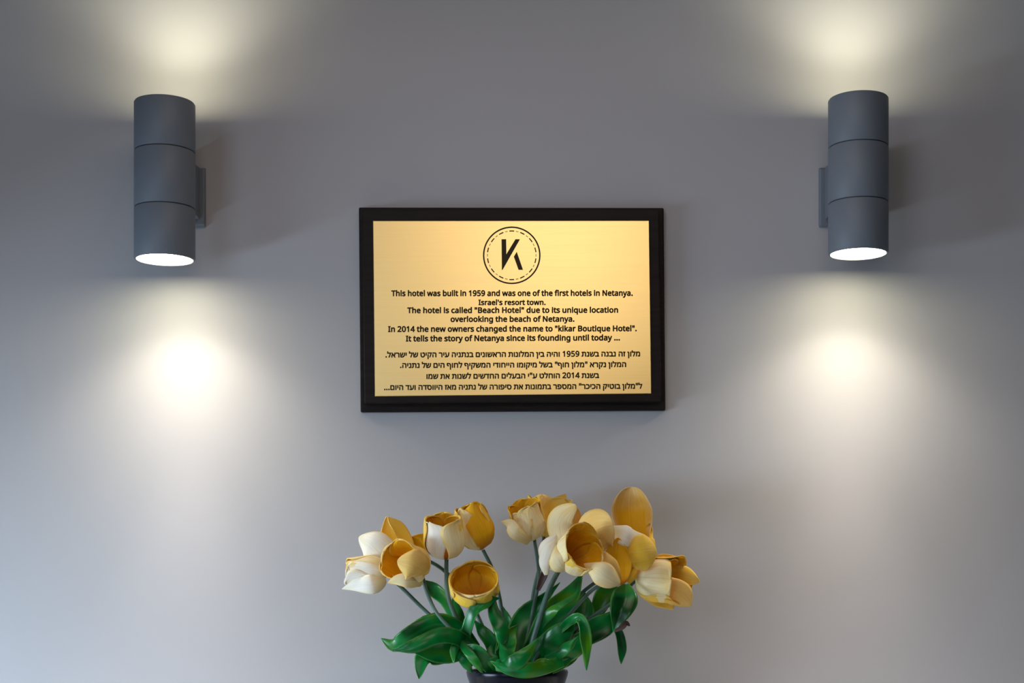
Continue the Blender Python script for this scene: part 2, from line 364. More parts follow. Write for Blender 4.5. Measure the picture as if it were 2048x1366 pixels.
# outlines of the letters, thousandths of the type size: character code: (advance, [closed loops of x, y, ...])
GLYPHS = {
    34: (327, [[128, 573, 112, 366, 68, 366, 52, 573], [275, 573, 259, 366, 215, 366, 199, 573]]),
    39: (180, [[128, 573, 112, 366, 68, 366, 52, 573]]),
    46: (215, [[58, 43, 61, 69, 72, 85, 88, 94, 107, 97, 126, 94, 142, 85, 153, 69, 157, 43, 153, 18, 142, 2, 126, -8, 107, -11, 88, -8, 72, 2, 61, 18]]),
    48: (459, [[419, 287, 419, 253, 417, 221, 414, 191, 409, 163, 395, 112, 376, 70, 349, 37, 316, 12, 276, -3, 229, -8, 170, 1, 122, 27, 86, 70, 60, 129, 51, 163, 44, 201, 41, 243, 39, 287, 40, 332, 44, 373, 50, 411, 58, 446, 83, 504, 119, 547, 167, 573, 229, 581, 287, 573, 335, 547, 372, 504, 399, 446, 408, 411, 414, 373, 418, 332], [110, 287, 111, 249, 113, 215, 116, 184, 121, 156, 137, 111, 159, 78, 190, 59, 229, 52, 268, 59, 298, 78, 320, 110, 336, 156, 341, 184, 345, 215, 347, 249, 348, 287, 347, 325, 345, 359, 341, 390, 336, 417, 320, 463, 298, 495, 268, 515, 229, 521, 190, 515, 159, 495, 137, 463, 121, 417, 116, 390, 113, 359, 111, 325]]),
    49: (459, [[285, 0, 216, 0, 216, 400, 216, 422, 216, 439, 217, 455, 217, 470, 219, 499, 207, 487, 196, 477, 169, 455, 108, 405, 71, 452, 226, 573, 285, 573]]),
    50: (459, [[417, 0, 38, 0, 38, 59, 188, 210, 228, 251, 261, 287, 287, 320, 306, 353, 318, 387, 322, 424, 315, 466, 294, 496, 261, 514, 221, 520, 181, 517, 147, 506, 115, 489, 83, 466, 45, 513, 68, 531, 94, 548, 122, 561, 153, 572, 186, 578, 221, 581, 270, 576, 313, 562, 347, 540, 372, 510, 388, 472, 394, 428, 389, 385, 375, 344, 353, 305, 324, 267, 288, 227, 247, 185, 128, 67, 417, 64]]),
    52: (459, [[443, 130, 359, 130, 359, 0, 291, 0, 291, 130, 17, 130, 17, 190, 286, 576, 359, 576, 359, 193, 443, 193], [291, 374, 291, 394, 291, 412, 292, 429, 293, 444, 293, 459, 294, 474, 294, 487, 295, 500, 285, 485, 276, 468, 266, 451, 257, 438, 86, 193, 291, 193]]),
    53: (459, [[221, 351, 275, 346, 322, 331, 361, 307, 389, 274, 407, 232, 413, 183, 407, 128, 387, 81, 356, 43, 314, 15, 261, -2, 199, -8, 156, -6, 116, 0, 80, 10, 51, 23, 51, 90, 82, 74, 121, 62, 161, 55, 200, 52, 239, 55, 274, 65, 302, 82, 323, 106, 336, 137, 341, 176, 332, 225, 306, 262, 262, 284, 197, 292, 173, 291, 146, 288, 120, 284, 99, 280, 64, 302, 86, 573, 373, 573, 373, 508, 146, 508, 132, 342, 148, 345, 169, 348, 194, 350]]),
    57: (459, [[417, 328, 415, 279, 410, 231, 401, 183, 387, 139, 366, 99, 340, 63, 306, 33, 265, 11, 214, -3, 154, -8, 137, -8, 117, -6, 97, -4, 82, 0, 82, 60, 97, 56, 115, 53, 134, 50, 152, 50, 204, 54, 245, 68, 278, 90, 303, 118, 322, 153, 334, 192, 342, 235, 346, 281, 327, 263, 310, 247, 290, 233, 266, 223, 237, 216, 204, 214, 158, 219, 118, 235, 85, 260, 61, 294, 45, 336, 40, 387, 46, 443, 63, 491, 90, 529, 127, 557, 171, 575, 223, 581, 262, 577, 299, 565, 332, 545, 361, 518, 384, 483, 402, 439, 413, 388], [223, 521, 178, 513, 142, 488, 118, 447, 110, 388, 117, 339, 137, 301, 171, 277, 220, 269, 256, 273, 286, 285, 311, 303, 330, 325, 342, 349, 346, 374, 344, 400, 338, 426, 328, 451, 315, 474, 298, 493, 277, 508, 252, 518]]),
    66: (521, [[241, 573, 292, 571, 336, 565, 373, 555, 404, 541, 428, 522, 445, 497, 455, 467, 459, 431, 456, 399, 446, 371, 431, 347, 409, 328, 382, 313, 350, 304, 384, 292, 415, 279, 441, 261, 461, 236, 474, 203, 478, 163, 472, 115, 454, 74, 425, 42, 385, 19, 337, 5, 279, 0, 78, 0, 78, 573], [256, 329, 318, 335, 357, 352, 377, 382, 384, 423, 376, 463, 351, 490, 308, 506, 245, 511, 150, 511, 150, 329], [150, 269, 150, 61, 265, 61, 330, 68, 371, 91, 394, 125, 401, 168, 398, 197, 388, 221, 370, 241, 344, 256, 307, 266, 260, 269]]),
    72: (594, [[516, 0, 443, 0, 443, 267, 150, 267, 150, 0, 78, 0, 78, 573, 150, 573, 150, 330, 443, 330, 443, 573, 516, 573]]),
    73: (272, [[239, 0, 32, 0, 32, 42, 99, 57, 99, 515, 32, 531, 32, 573, 239, 573, 239, 531, 172, 515, 172, 57, 239, 42]]),
    78: (609, [[532, 0, 447, 0, 141, 476, 139, 455, 141, 432, 142, 406, 143, 378, 144, 349, 144, 320, 144, 0, 78, 0, 78, 573, 161, 573, 467, 99, 469, 115, 468, 137, 467, 164, 466, 193, 465, 223, 464, 249, 464, 573, 532, 573]]),
    84: (446, [[259, 0, 187, 0, 187, 509, 8, 509, 8, 573, 437, 573, 437, 509, 259, 509]]),
    97: (450, [[231, 437, 268, 435, 299, 428, 326, 418, 347, 403, 376, 358, 385, 293, 385, 0, 334, 0, 320, 61, 298, 40, 279, 22, 258, 9, 234, -1, 206, -6, 172, -8, 136, -5, 103, 6, 75, 23, 55, 48, 41, 80, 37, 119, 50, 176, 87, 219, 116, 234, 152, 245, 194, 253, 243, 257, 316, 259, 316, 285, 310, 330, 293, 359, 265, 375, 227, 380, 194, 378, 163, 370, 133, 359, 106, 347, 84, 400, 115, 414, 151, 426, 190, 434], [252, 208, 184, 200, 141, 182, 118, 155, 110, 119, 115, 87, 132, 66, 157, 53, 188, 49, 238, 56, 279, 79, 306, 117, 315, 172, 315, 210]]),
    98: (493, [[139, 461, 138, 435, 138, 410, 136, 389, 135, 373, 161, 398, 189, 419, 226, 432, 272, 437, 310, 434, 344, 423, 374, 406, 401, 381, 422, 350, 437, 312, 446, 267, 449, 215, 448, 180, 444, 147, 437, 118, 427, 91, 400, 48, 365, 17, 322, -2, 272, -8, 226, -3, 189, 10, 161, 31, 139, 55, 119, 0, 68, 0, 68, 609, 139, 609], [260, 379, 219, 374, 188, 361, 165, 339, 150, 308, 142, 268, 139, 217, 140, 177, 145, 144, 153, 116, 165, 93, 202, 61, 261, 51, 312, 61, 348, 93, 360, 117, 369, 145, 374, 178, 376, 216, 374, 254, 369, 287, 360, 315, 348, 338, 311, 368]]),
    99: (385, [[241, -8, 187, -2, 139, 15, 99, 45, 69, 87, 58, 114, 50, 143, 46, 176, 44, 213, 46, 250, 51, 284, 59, 315, 71, 342, 102, 385, 142, 415, 191, 432, 245, 438, 278, 436, 309, 431, 336, 424, 358, 415, 337, 356, 316, 363, 292, 370, 267, 374, 244, 376, 204, 371, 172, 358, 148, 335, 131, 303, 120, 263, 117, 213, 120, 166, 131, 126, 148, 94, 172, 71, 202, 58, 240, 53, 273, 55, 302, 60, 328, 68, 351, 78, 351, 15, 328, 5, 304, -2, 275, -7]]),
    100: (493, [[221, -8, 182, -5, 148, 6, 118, 23, 92, 48, 71, 79, 56, 117, 47, 162, 44, 214, 47, 266, 56, 311, 71, 350, 93, 381, 119, 406, 149, 424, 183, 434, 221, 438, 253, 436, 280, 429, 303, 420, 323, 407, 340, 391, 354, 374, 358, 387, 356, 405, 355, 424, 354, 438, 354, 609, 425, 609, 425, 0, 368, 0, 358, 58, 340, 40, 323, 24, 303, 11, 279, 1, 252, -6], [232, 51, 290, 60, 328, 88, 348, 135, 355, 200, 355, 213, 354, 251, 349, 284, 340, 313, 329, 336, 291, 369, 231, 379, 181, 368, 146, 334, 133, 309, 124, 281, 119, 249, 117, 213, 119, 176, 124, 144, 133, 116, 146, 93, 181, 61]]),
    101: (452, [[234, 438, 286, 432, 329, 414, 364, 385, 390, 346, 406, 299, 411, 244, 411, 201, 117, 201, 127, 137, 154, 90, 197, 62, 254, 52, 293, 54, 327, 60, 359, 69, 392, 82, 392, 20, 359, 8, 327, -1, 292, -6, 251, -8, 194, -2, 143, 17, 101, 48, 70, 91, 59, 117, 51, 146, 46, 177, 44, 212, 46, 246, 50, 277, 57, 306, 68, 333, 96, 378, 134, 411, 181, 431], [233, 380, 188, 372, 154, 348, 130, 309, 119, 257, 338, 257, 335, 292, 326, 322, 312, 346, 292, 364, 266, 376]]),
    102: (276, [[266, 375, 158, 375, 158, 0, 87, 0, 87, 375, 12, 375, 12, 408, 87, 432, 87, 457, 92, 507, 104, 547, 124, 577, 152, 597, 186, 609, 227, 613, 252, 612, 274, 609, 294, 604, 310, 599, 292, 544, 278, 548, 262, 552, 245, 555, 228, 556, 197, 550, 175, 532, 162, 502, 158, 458, 158, 430, 266, 430]]),
    103: (493, [[221, 438, 261, 434, 297, 422, 329, 402, 355, 373, 369, 430, 425, 430, 425, -7, 420, -63, 404, -109, 378, -146, 341, -172, 293, -187, 233, -192, 188, -191, 147, -186, 110, -177, 78, -165, 78, -100, 111, -114, 149, -125, 191, -132, 237, -134, 286, -126, 324, -101, 347, -63, 355, -13, 355, 4, 355, 16, 356, 32, 357, 47, 358, 57, 329, 28, 299, 8, 263, -4, 221, -8, 182, -4, 147, 7, 117, 25, 91, 51, 70, 83, 56, 121, 47, 164, 44, 214, 47, 263, 56, 306, 70, 344, 91, 377, 117, 404, 147, 423, 181, 434], [230, 379, 197, 374, 169, 359, 147, 336, 130, 303, 120, 262, 117, 213, 119, 176, 124, 143, 134, 115, 146, 92, 182, 60, 232, 50, 262, 52, 288, 58, 309, 69, 326, 85, 340, 105, 349, 131, 354, 161, 356, 197, 356, 214, 353, 267, 343, 309, 326, 340, 302, 362, 270, 374]]),
    104: (496, [[139, 431, 138, 415, 138, 399, 136, 384, 135, 370, 155, 391, 174, 407, 196, 420, 221, 429, 247, 435, 273, 437, 321, 433, 360, 421, 391, 400, 413, 370, 426, 330, 431, 280, 431, 0, 361, 0, 361, 275, 355, 321, 338, 353, 308, 372, 265, 379, 222, 374, 189, 360, 166, 338, 150, 308, 142, 269, 139, 222, 139, 0, 68, 0, 68, 609, 139, 609]]),
    105: (207, [[139, 430, 139, 0, 68, 0, 68, 430], [104, 591, 119, 588, 133, 580, 142, 566, 145, 546, 142, 526, 133, 512, 119, 504, 104, 501, 88, 504, 75, 512, 66, 526, 63, 546, 66, 566, 75, 580, 88, 588]]),
    107: (428, [[138, 291, 138, 276, 137, 257, 136, 238, 135, 221, 144, 229, 152, 240, 172, 264, 181, 276, 189, 285, 326, 430, 409, 430, 235, 246, 421, 0, 336, 0, 187, 200, 138, 158, 138, 0, 68, 0, 68, 609, 138, 609]]),
    108: (207, [[139, 0, 68, 0, 68, 609, 139, 609]]),
    109: (750, [[540, 438, 603, 429, 649, 401, 665, 379, 676, 352, 683, 319, 685, 280, 685, 0, 615, 0, 615, 277, 610, 321, 594, 353, 567, 372, 528, 379, 474, 369, 438, 342, 418, 298, 411, 237, 411, 0, 342, 0, 342, 277, 339, 308, 332, 333, 320, 353, 303, 367, 281, 376, 253, 379, 215, 374, 185, 360, 164, 338, 150, 308, 141, 269, 139, 223, 139, 0, 68, 0, 68, 430, 125, 430, 136, 371, 155, 392, 173, 409, 194, 422, 217, 431, 241, 436, 266, 438, 312, 433, 349, 420, 378, 398, 398, 366, 427, 398, 461, 420, 499, 433]]),
    110: (496, [[275, 438, 311, 436, 343, 429, 369, 417, 391, 401, 409, 379, 421, 352, 428, 319, 431, 280, 431, 0, 361, 0, 361, 275, 355, 321, 338, 353, 308, 372, 265, 379, 204, 368, 166, 338, 146, 289, 139, 223, 139, 0, 68, 0, 68, 430, 125, 430, 136, 371, 156, 392, 175, 409, 198, 422, 222, 431, 248, 436]]),
    111: (485, [[442, 216, 438, 165, 428, 121, 411, 82, 388, 51, 359, 25, 324, 7, 285, -4, 241, -8, 200, -4, 163, 7, 129, 25, 100, 51, 77, 82, 59, 121, 48, 165, 44, 216, 46, 250, 50, 282, 58, 310, 68, 336, 97, 380, 137, 412, 186, 431, 244, 438, 299, 431, 347, 412, 387, 380, 417, 336, 428, 310, 436, 282, 440, 250], [117, 216, 120, 169, 130, 128, 147, 95, 172, 71, 203, 56, 243, 51, 282, 56, 314, 71, 339, 95, 356, 128, 366, 169, 369, 216, 365, 263, 355, 303, 338, 335, 314, 359, 282, 374, 242, 379, 185, 368, 147, 335, 134, 311, 124, 284, 119, 252]]),
    113: (493, [[354, -9, 355, 7, 355, 25, 356, 43, 358, 58, 332, 32, 303, 11, 266, -3, 219, -8, 182, -5, 148, 6, 119, 23, 93, 48, 71, 79, 56, 117, 47, 162, 44, 214, 46, 249, 50, 282, 57, 311, 67, 338, 93, 381, 129, 413, 172, 432, 221, 438, 267, 433, 304, 419, 333, 397, 355, 371, 369, 430, 425, 430, 425, -192, 354, -192], [233, 51, 272, 55, 304, 67, 327, 87, 342, 116, 352, 153, 355, 199, 355, 213, 354, 252, 348, 285, 340, 314, 328, 337, 290, 369, 231, 379, 181, 368, 145, 334, 133, 309, 124, 281, 119, 249, 117, 213, 119, 176, 124, 145, 133, 117, 146, 93, 182, 61]]),
    114: (331, [[269, 438, 281, 438, 295, 437, 308, 435, 319, 433, 310, 368, 299, 370, 287, 372, 275, 373, 264, 374, 240, 371, 217, 363, 195, 351, 176, 334, 161, 313, 149, 289, 141, 261, 139, 229, 139, 0, 68, 0, 68, 430, 126, 430, 134, 351, 152, 374, 170, 395, 191, 413, 214, 426, 240, 435]]),
    115: (384, [[348, 119, 343, 80, 327, 49, 302, 24, 268, 6, 226, -4, 176, -8, 135, -6, 99, -1, 68, 8, 42, 19, 42, 83, 70, 71, 104, 60, 141, 52, 178, 49, 224, 53, 256, 66, 274, 86, 280, 112, 278, 128, 271, 141, 259, 154, 239, 167, 212, 180, 174, 196, 135, 212, 103, 228, 76, 245, 57, 266, 45, 292, 41, 324, 52, 372, 85, 408, 109, 421, 137, 430, 168, 436, 202, 438, 240, 436, 275, 430, 308, 421, 339, 409, 315, 353, 287, 363, 258, 372, 228, 378, 197, 380, 159, 377, 131, 366, 114, 350, 108, 328, 111, 312, 119, 298, 133, 286, 154, 274, 182, 261, 219, 246, 257, 231, 289, 215, 314, 197, 333, 176, 344, 150]]),
    116: (289, [[212, 50, 228, 50, 245, 53, 260, 55, 272, 59, 272, 5, 258, 0, 240, -4, 219, -7, 200, -8, 167, -5, 138, 4, 112, 20, 91, 44, 78, 79, 74, 125, 74, 375, 13, 375, 13, 409, 75, 437, 103, 528, 144, 528, 144, 430, 269, 430, 269, 375, 144, 375, 144, 127, 149, 93, 163, 69, 185, 54]]),
    117: (496, [[427, 430, 427, 0, 370, 0, 359, 57, 340, 36, 321, 20, 298, 8, 273, -1, 247, -6, 220, -8, 173, -4, 134, 8, 103, 29, 81, 59, 68, 99, 63, 148, 63, 430, 135, 430, 135, 153, 141, 108, 158, 76, 188, 57, 230, 51, 273, 55, 306, 69, 330, 91, 345, 121, 354, 160, 357, 206, 357, 430]]),
    118: (407, [[163, 0, 0, 430, 75, 430, 167, 176, 173, 158, 180, 137, 187, 116, 193, 96, 198, 78, 201, 63, 208, 78, 214, 96, 220, 117, 227, 138, 234, 158, 241, 176, 332, 430, 407, 430, 244, 0]]),
    119: (630, [[346, 243, 341, 260, 336, 276, 331, 292, 328, 308, 321, 335, 318, 347, 316, 357, 311, 347, 308, 335, 305, 322, 302, 307, 298, 292, 294, 275, 289, 259, 284, 242, 207, 1, 127, 1, 9, 431, 82, 431, 141, 201, 147, 178, 153, 154, 158, 131, 163, 109, 167, 90, 169, 73, 175, 84, 178, 97, 185, 128, 189, 144, 193, 160, 197, 175, 201, 188, 277, 431, 354, 431, 428, 188, 434, 169, 440, 149, 446, 129, 451, 109, 455, 90, 457, 74, 463, 89, 466, 108, 471, 129, 477, 153, 483, 177, 489, 201, 549, 431, 621, 431, 502, 1, 419, 1]]),
    121: (409, [[1, 430, 76, 430, 169, 185, 177, 164, 184, 144, 191, 124, 196, 105, 201, 86, 205, 68, 215, 91, 224, 121, 234, 153, 245, 186, 333, 430, 409, 430, 224, -59, 207, -97, 188, -130, 165, -156, 138, -176, 106, -188, 67, -192, 49, -192, 34, -190, 20, -188, 9, -186, 9, -130, 19, -132, 30, -133, 43, -134, 56, -135, 79, -132, 99, -126, 116, -114, 130, -99, 142, -80, 152, -59, 174, -2]]),
    1488: (486, [[361, 0, 155, 306, 40, 475, 125, 475, 318, 188, 446, 0], [45, 0, 45, 127, 49, 182, 61, 229, 80, 268, 105, 299, 138, 323, 176, 339, 197, 285, 173, 273, 153, 256, 137, 233, 126, 205, 119, 171, 117, 132, 117, 0], [309, 148, 285, 200, 309, 213, 328, 230, 343, 253, 354, 281, 360, 314, 362, 353, 362, 475, 435, 475, 435, 358, 431, 304, 420, 258, 402, 219, 377, 188, 346, 165]]),
    1489: (435, [[280, 0, 280, 309, 274, 356, 255, 387, 225, 403, 186, 408, 24, 408, 24, 475, 191, 475, 229, 472, 262, 466, 290, 454, 312, 439, 330, 418, 342, 392, 350, 360, 352, 323, 352, 0], [24, 0, 24, 67, 415, 67, 415, 0]]),
    1491: (419, [[254, 0, 254, 436, 326, 436, 326, 0], [8, 408, 8, 475, 399, 475, 399, 408]]),
    1492: (523, [[387, 0, 387, 309, 380, 356, 362, 387, 332, 403, 293, 408, 68, 408, 68, 475, 298, 475, 336, 472, 369, 466, 397, 454, 419, 439, 436, 418, 449, 392, 456, 360, 459, 323, 459, 0], [68, 0, 68, 284, 140, 284, 140, 0]]),
    1493: (209, [[68, 0, 68, 475, 140, 475, 140, 0]]),
    1494: (241, [[79, 0, 79, 280, 82, 315, 90, 344, 101, 366, 115, 384, 128, 397, 140, 406, 20, 408, 20, 475, 221, 475, 221, 414, 211, 407, 196, 395, 180, 379, 166, 356, 155, 327, 152, 289, 152, 0]]),
    1495: (539, [[314, 475, 352, 472, 385, 466, 413, 454, 435, 439, 452, 418, 465, 392, 472, 360, 475, 323, 475, 0, 403, 0, 403, 309, 396, 356, 378, 387, 348, 403, 309, 408, 140, 408, 140, 0, 68, 0, 68, 475]]),
    1496: (540, [[277, -10, 229, -7, 187, 3, 150, 21, 119, 46, 94, 80, 75, 123, 64, 175, 60, 237, 60, 475, 132, 475, 132, 237, 136, 184, 148, 139, 168, 102, 196, 75, 232, 58, 278, 52, 324, 58, 361, 75, 389, 102, 409, 139, 420, 184, 424, 237, 424, 269, 423, 300, 420, 330, 415, 357, 406, 381, 393, 399, 374, 411, 348, 415, 327, 414, 302, 408, 278, 400, 256, 390, 256, 459, 274, 466, 297, 474, 325, 481, 356, 483, 401, 478, 435, 464, 460, 441, 478, 411, 489, 375, 496, 333, 499, 287, 500, 237, 499, 199, 494, 164, 485, 132, 473, 103, 440, 54, 396, 18, 370, 6, 341, -3, 310, -9]]),
    1497: (188, [[60, 171, 60, 475, 132, 475, 132, 243, 96, 171]]),
    1499: (433, [[24, 0, 24, 67, 178, 67, 241, 78, 285, 114, 299, 140, 310, 169, 316, 201, 318, 237, 316, 277, 308, 311, 296, 340, 278, 364, 256, 384, 228, 397, 196, 405, 158, 408, 24, 408, 24, 475, 166, 475, 218, 470, 264, 457, 303, 437, 335, 409, 360, 375, 379, 335, 389, 290, 393, 240, 391, 207, 387, 176, 379, 146, 368, 118, 338, 69, 296, 32, 271, 18, 243, 8, 212, 2, 178, 0]]),
    1500: (409, [[84, 475, 381, 475, 381, 420, 231, 0, 155, 0, 306, 408, 12, 408, 12, 609, 84, 609]]),
    1501: (523, [[56, 0, 56, 475, 298, 475, 336, 472, 369, 466, 397, 454, 419, 439, 436, 418, 449, 392, 456, 360, 459, 323, 459, 0], [128, 67, 387, 67, 387, 309, 380, 356, 362, 387, 332, 403, 293, 408, 128, 408]]),
    1502: (517, [[281, 484, 332, 479, 374, 464, 408, 439, 433, 406, 448, 367, 453, 322, 453, 0, 245, 0, 245, 67, 381, 67, 381, 310, 375, 355, 356, 391, 323, 413, 276, 421, 237, 416, 206, 402, 180, 378, 162, 347, 148, 308, 140, 262, 112, 0, 40, 0, 76, 329, 44, 475, 116, 475, 130, 407, 143, 422, 156, 436, 170, 449, 186, 461, 205, 470, 227, 478, 252, 483]]),
    1503: (236, [[99, -192, 99, 357, 97, 381, 88, 397, 73, 405, 53, 408, 16, 408, 16, 475, 74, 475, 113, 469, 144, 450, 165, 416, 172, 366, 172, -192]]),
    1504: (318, [[24, 0, 24, 67, 182, 67, 182, 357, 179, 381, 170, 397, 156, 405, 136, 408, 51, 408, 51, 475, 156, 475, 195, 469, 227, 450, 247, 416, 254, 366, 254, 0]]),
    1505: (546, [[285, -10, 239, -7, 196, 5, 158, 25, 126, 52, 100, 87, 80, 130, 67, 181, 63, 240, 65, 284, 71, 329, 79, 371, 87, 408, 28, 408, 28, 475, 281, 475, 317, 473, 349, 467, 379, 458, 405, 445, 449, 409, 481, 361, 492, 333, 500, 302, 504, 269, 506, 234, 502, 180, 490, 131, 471, 89, 446, 54, 414, 26, 377, 6, 334, -6], [281, 52, 318, 55, 349, 65, 374, 81, 395, 102, 411, 128, 423, 160, 429, 196, 431, 236, 426, 295, 411, 340, 387, 371, 355, 393, 315, 404, 269, 408, 160, 408, 154, 383, 146, 346, 140, 301, 138, 247, 140, 202, 146, 163, 157, 130, 171, 102, 191, 80, 215, 65, 246, 55]]),
    1506: (488, [[20, 0, 20, 67, 165, 67, 210, 70, 250, 79, 284, 94, 312, 116, 335, 146, 353, 184, 366, 230, 374, 285, 391, 475, 464, 475, 446, 285, 441, 248, 435, 209, 424, 171, 409, 133, 388, 97, 360, 65, 325, 38, 282, 18, 229, 4, 165, 0], [153, 54, 55, 475, 128, 475, 224, 54]]),
    1507: (468, [[339, -192, 339, 237, 337, 277, 329, 311, 316, 340, 298, 364, 275, 384, 247, 397, 214, 405, 176, 408, 8, 408, 8, 475, 184, 475, 237, 470, 282, 457, 321, 437, 354, 409, 379, 375, 397, 335, 408, 290, 411, 240, 411, -192], [145, 171, 102, 176, 67, 190, 41, 213, 22, 244, 12, 281, 8, 324, 8, 475, 80, 475, 80, 330, 82, 302, 89, 279, 100, 261, 115, 248, 133, 241, 155, 238, 168, 239, 175, 239, 181, 240, 181, 173, 163, 172, 154, 171]]),
    1508: (484, [[40, 0, 40, 67, 229, 67, 292, 78, 335, 114, 350, 140, 360, 169, 367, 201, 369, 237, 366, 277, 359, 311, 346, 340, 329, 364, 306, 384, 279, 397, 246, 405, 209, 408, 70, 408, 70, 475, 217, 475, 269, 470, 314, 457, 353, 437, 386, 409, 411, 375, 429, 335, 440, 290, 443, 240, 442, 207, 437, 176, 430, 146, 419, 118, 389, 69, 347, 32, 322, 18, 293, 8, 262, 2, 229, 0], [177, 187, 134, 192, 99, 206, 73, 229, 55, 260, 44, 297, 40, 340, 40, 475, 112, 475, 112, 346, 114, 318, 121, 295, 132, 277, 147, 264, 165, 257, 187, 254, 200, 255, 207, 255, 213, 256, 213, 189, 195, 188, 186, 187]]),
    1511: (505, [[251, 0, 402, 408, 64, 408, 64, 475, 477, 475, 477, 420, 327, 0], [64, -193, 64, 290, 136, 290, 136, -193]]),
    1512: (435, [[298, 0, 298, 309, 292, 356, 273, 387, 244, 403, 204, 408, 12, 408, 12, 475, 209, 475, 248, 472, 281, 466, 308, 454, 331, 439, 348, 418, 361, 392, 368, 360, 370, 323, 370, 0]]),
    1513: (564, [[74, 0, 32, 475, 104, 475, 140, 67, 241, 67, 280, 70, 317, 79, 351, 95, 381, 118, 406, 148, 426, 186, 441, 231, 450, 285, 468, 475, 540, 475, 522, 285, 517, 252, 510, 216, 499, 178, 483, 140, 461, 104, 433, 71, 398, 42, 355, 19, 303, 5, 241, 0], [119, 162, 114, 227, 181, 248, 202, 256, 218, 268, 231, 283, 241, 302, 247, 325, 251, 352, 262, 475, 334, 475, 325, 366, 321, 334, 316, 305, 309, 278, 298, 254, 282, 233, 259, 214, 230, 198, 192, 184]]),
    1514: (535, [[399, 0, 399, 309, 392, 356, 374, 387, 344, 403, 305, 408, 31, 408, 31, 475, 310, 475, 348, 472, 381, 466, 409, 454, 431, 439, 448, 418, 461, 392, 468, 360, 471, 323, 471, 0], [28, 0, 28, 67, 65, 67, 84, 71, 98, 85, 106, 108, 109, 140, 109, 439, 181, 439, 181, 144, 174, 81, 153, 36, 116, 9, 61, 0]]),
}
GL = {}
for code, (adv, loops) in GLYPHS.items():
    loops = [[(q[i] / 1000, q[i + 1] / 1000) for i in range(0, len(q), 2)] for q in loops]
    area2 = lambda lp: sum(lp[i - 1][0] * lp[i][1] - lp[i][0] * lp[i - 1][1] for i in range(len(lp)))
    main = max((area2(lp) for lp in loops), key=abs); first = [sum(map(len, loops[:i])) for i in range(len(loops))]
    solid = [i for i, lp in enumerate(loops) if area2(lp) * main > 0]; fill = []
    for i in solid:       # a loop that turns the other way is a hole of the solid loop around it; solid loops may overlap
        xs = [q[0] for q in loops[i]]; ys = [q[1] for q in loops[i]]
        grp = [i] + [j for j, lp in enumerate(loops) if j not in solid and min(xs) < lp[0][0] < max(xs) and min(ys) < lp[0][1] < max(ys)]
        idx = [first[j] + k for j in grp for k in range(len(loops[j]))]
        fill += [tuple(idx[k] for k in t) for t in tessellate_polygon([[Vector((x, y, 0)) for x, y in loops[j]] for j in grp])]
    GL[chr(code)] = (adv / 1000, loops, fill)
def text_line(body, xl, yl, xr, yr, size, bold=.038):
    """one line of lettering: glyph outlines filled, plus a narrow band along each outline for the bold weight"""
    V, Fc, x = [], [], 0.0
    for ch in body:
        if ch == ' ': x += .2085; continue
        adv, loops, fill = GL[ch]; o = len(V)
        V += [(x + u, v, 0) for lp in loops for u, v in lp]
        Fc += [tuple(o + i for i in t) for t in fill]
        for lp in loops:
            n = len(lp)
            for i in range(n):
                (ax, ay), (bx, by), (cx_, cy_) = lp[i - 1], lp[i], lp[(i + 1) % n]
                d = math.hypot(cx_ - bx, cy_ - by) or 1; nx, ny = -(cy_ - by) / d * bold, (cx_ - bx) / d * bold; o = len(V)
                V += [(x + bx + nx, by + ny, 1), (x + cx_ + nx, cy_ + ny, 1), (x + cx_ - nx, cy_ - ny, 1), (x + bx - nx, by - ny, 1)]
                Fc.append((o, o + 1, o + 2, o + 3)); o = len(V)
                V += [(x + bx + bold * math.cos(k * 1.0472), by + bold * math.sin(k * 1.0472), 2) for k in range(6)]
                Fc.append(tuple(range(o, o + 6)))
        x += adv + .012
    x0, x1 = min(v[0] for v in V), max(v[0] for v in V); k = (xr - xl) / (x1 - x0)
    P = [at(xl + (v[0] - x0) * k, yl + (yr - yl) * (v[0] - x0) / (x1 - x0) - v[1] * size, DT + v[2] * .00001) for v in V]
    return mesh('text_line', P, Fc, M['ink'], pl)
def heb(s):
    """visual order for a right-to-left line: reverse it, keep the digit runs"""
    import re
    r = s[::-1]
    return re.sub(r'\d+', lambda mm: mm.group()[::-1], r)
EN = [('This hotel was built in 1959 and was one of the first hotels in Netanya.', 782.5, 592, 1265.6, 591.3, 18.6),
      ("Israel's resort town.", 956.8, 609.9, 1091.3, 609.6, 17.6),
      ('The hotel is called "Beach Hotel" due to its unique location', 814.4, 626, 1236.3, 625, 18.4),
      ('overlooking the beach of Netanya.', 901, 643.6, 1149, 643, 18.4),
      ('In 2014 the new owners changed the name to "kikar Boutique Hotel".', 776, 663.6, 1273.7, 662, 18.6),
      ('It tells the story of Netanya since its founding until today ...', 811.5, 682.6, 1240, 680.4, 18.6)]
for a in EN: text_line(*a)
HE = [('מלון זה נבנה בשנת 1959 והיה בין המלונות הראשונים בנתניה עיר הקיט של ישראל.', 770.8, 714.6, 1280.4, 712.4),
      ('המלון נקרא "מלון חוף" בשל מיקומו הייחודי המשקיף לחוף הים של נתניה.', 800, 735.6, 1252.5, 733.8),
      ('בשנת 2014 הוחלט ע"י הבעלים החדשים לשנות את שמו', 852.8, 757.6, 1198.5, 755.7),
      ('ל"מלון בוטיק הכיכר" המספר בתמונות את סיפורה של נתניה מאז היווסדה ועד היום...', 768, 779.8, 1284.7, 777)]
for b, *a in HE: text_line(heb(b), *a, 18.6, bold=.034)

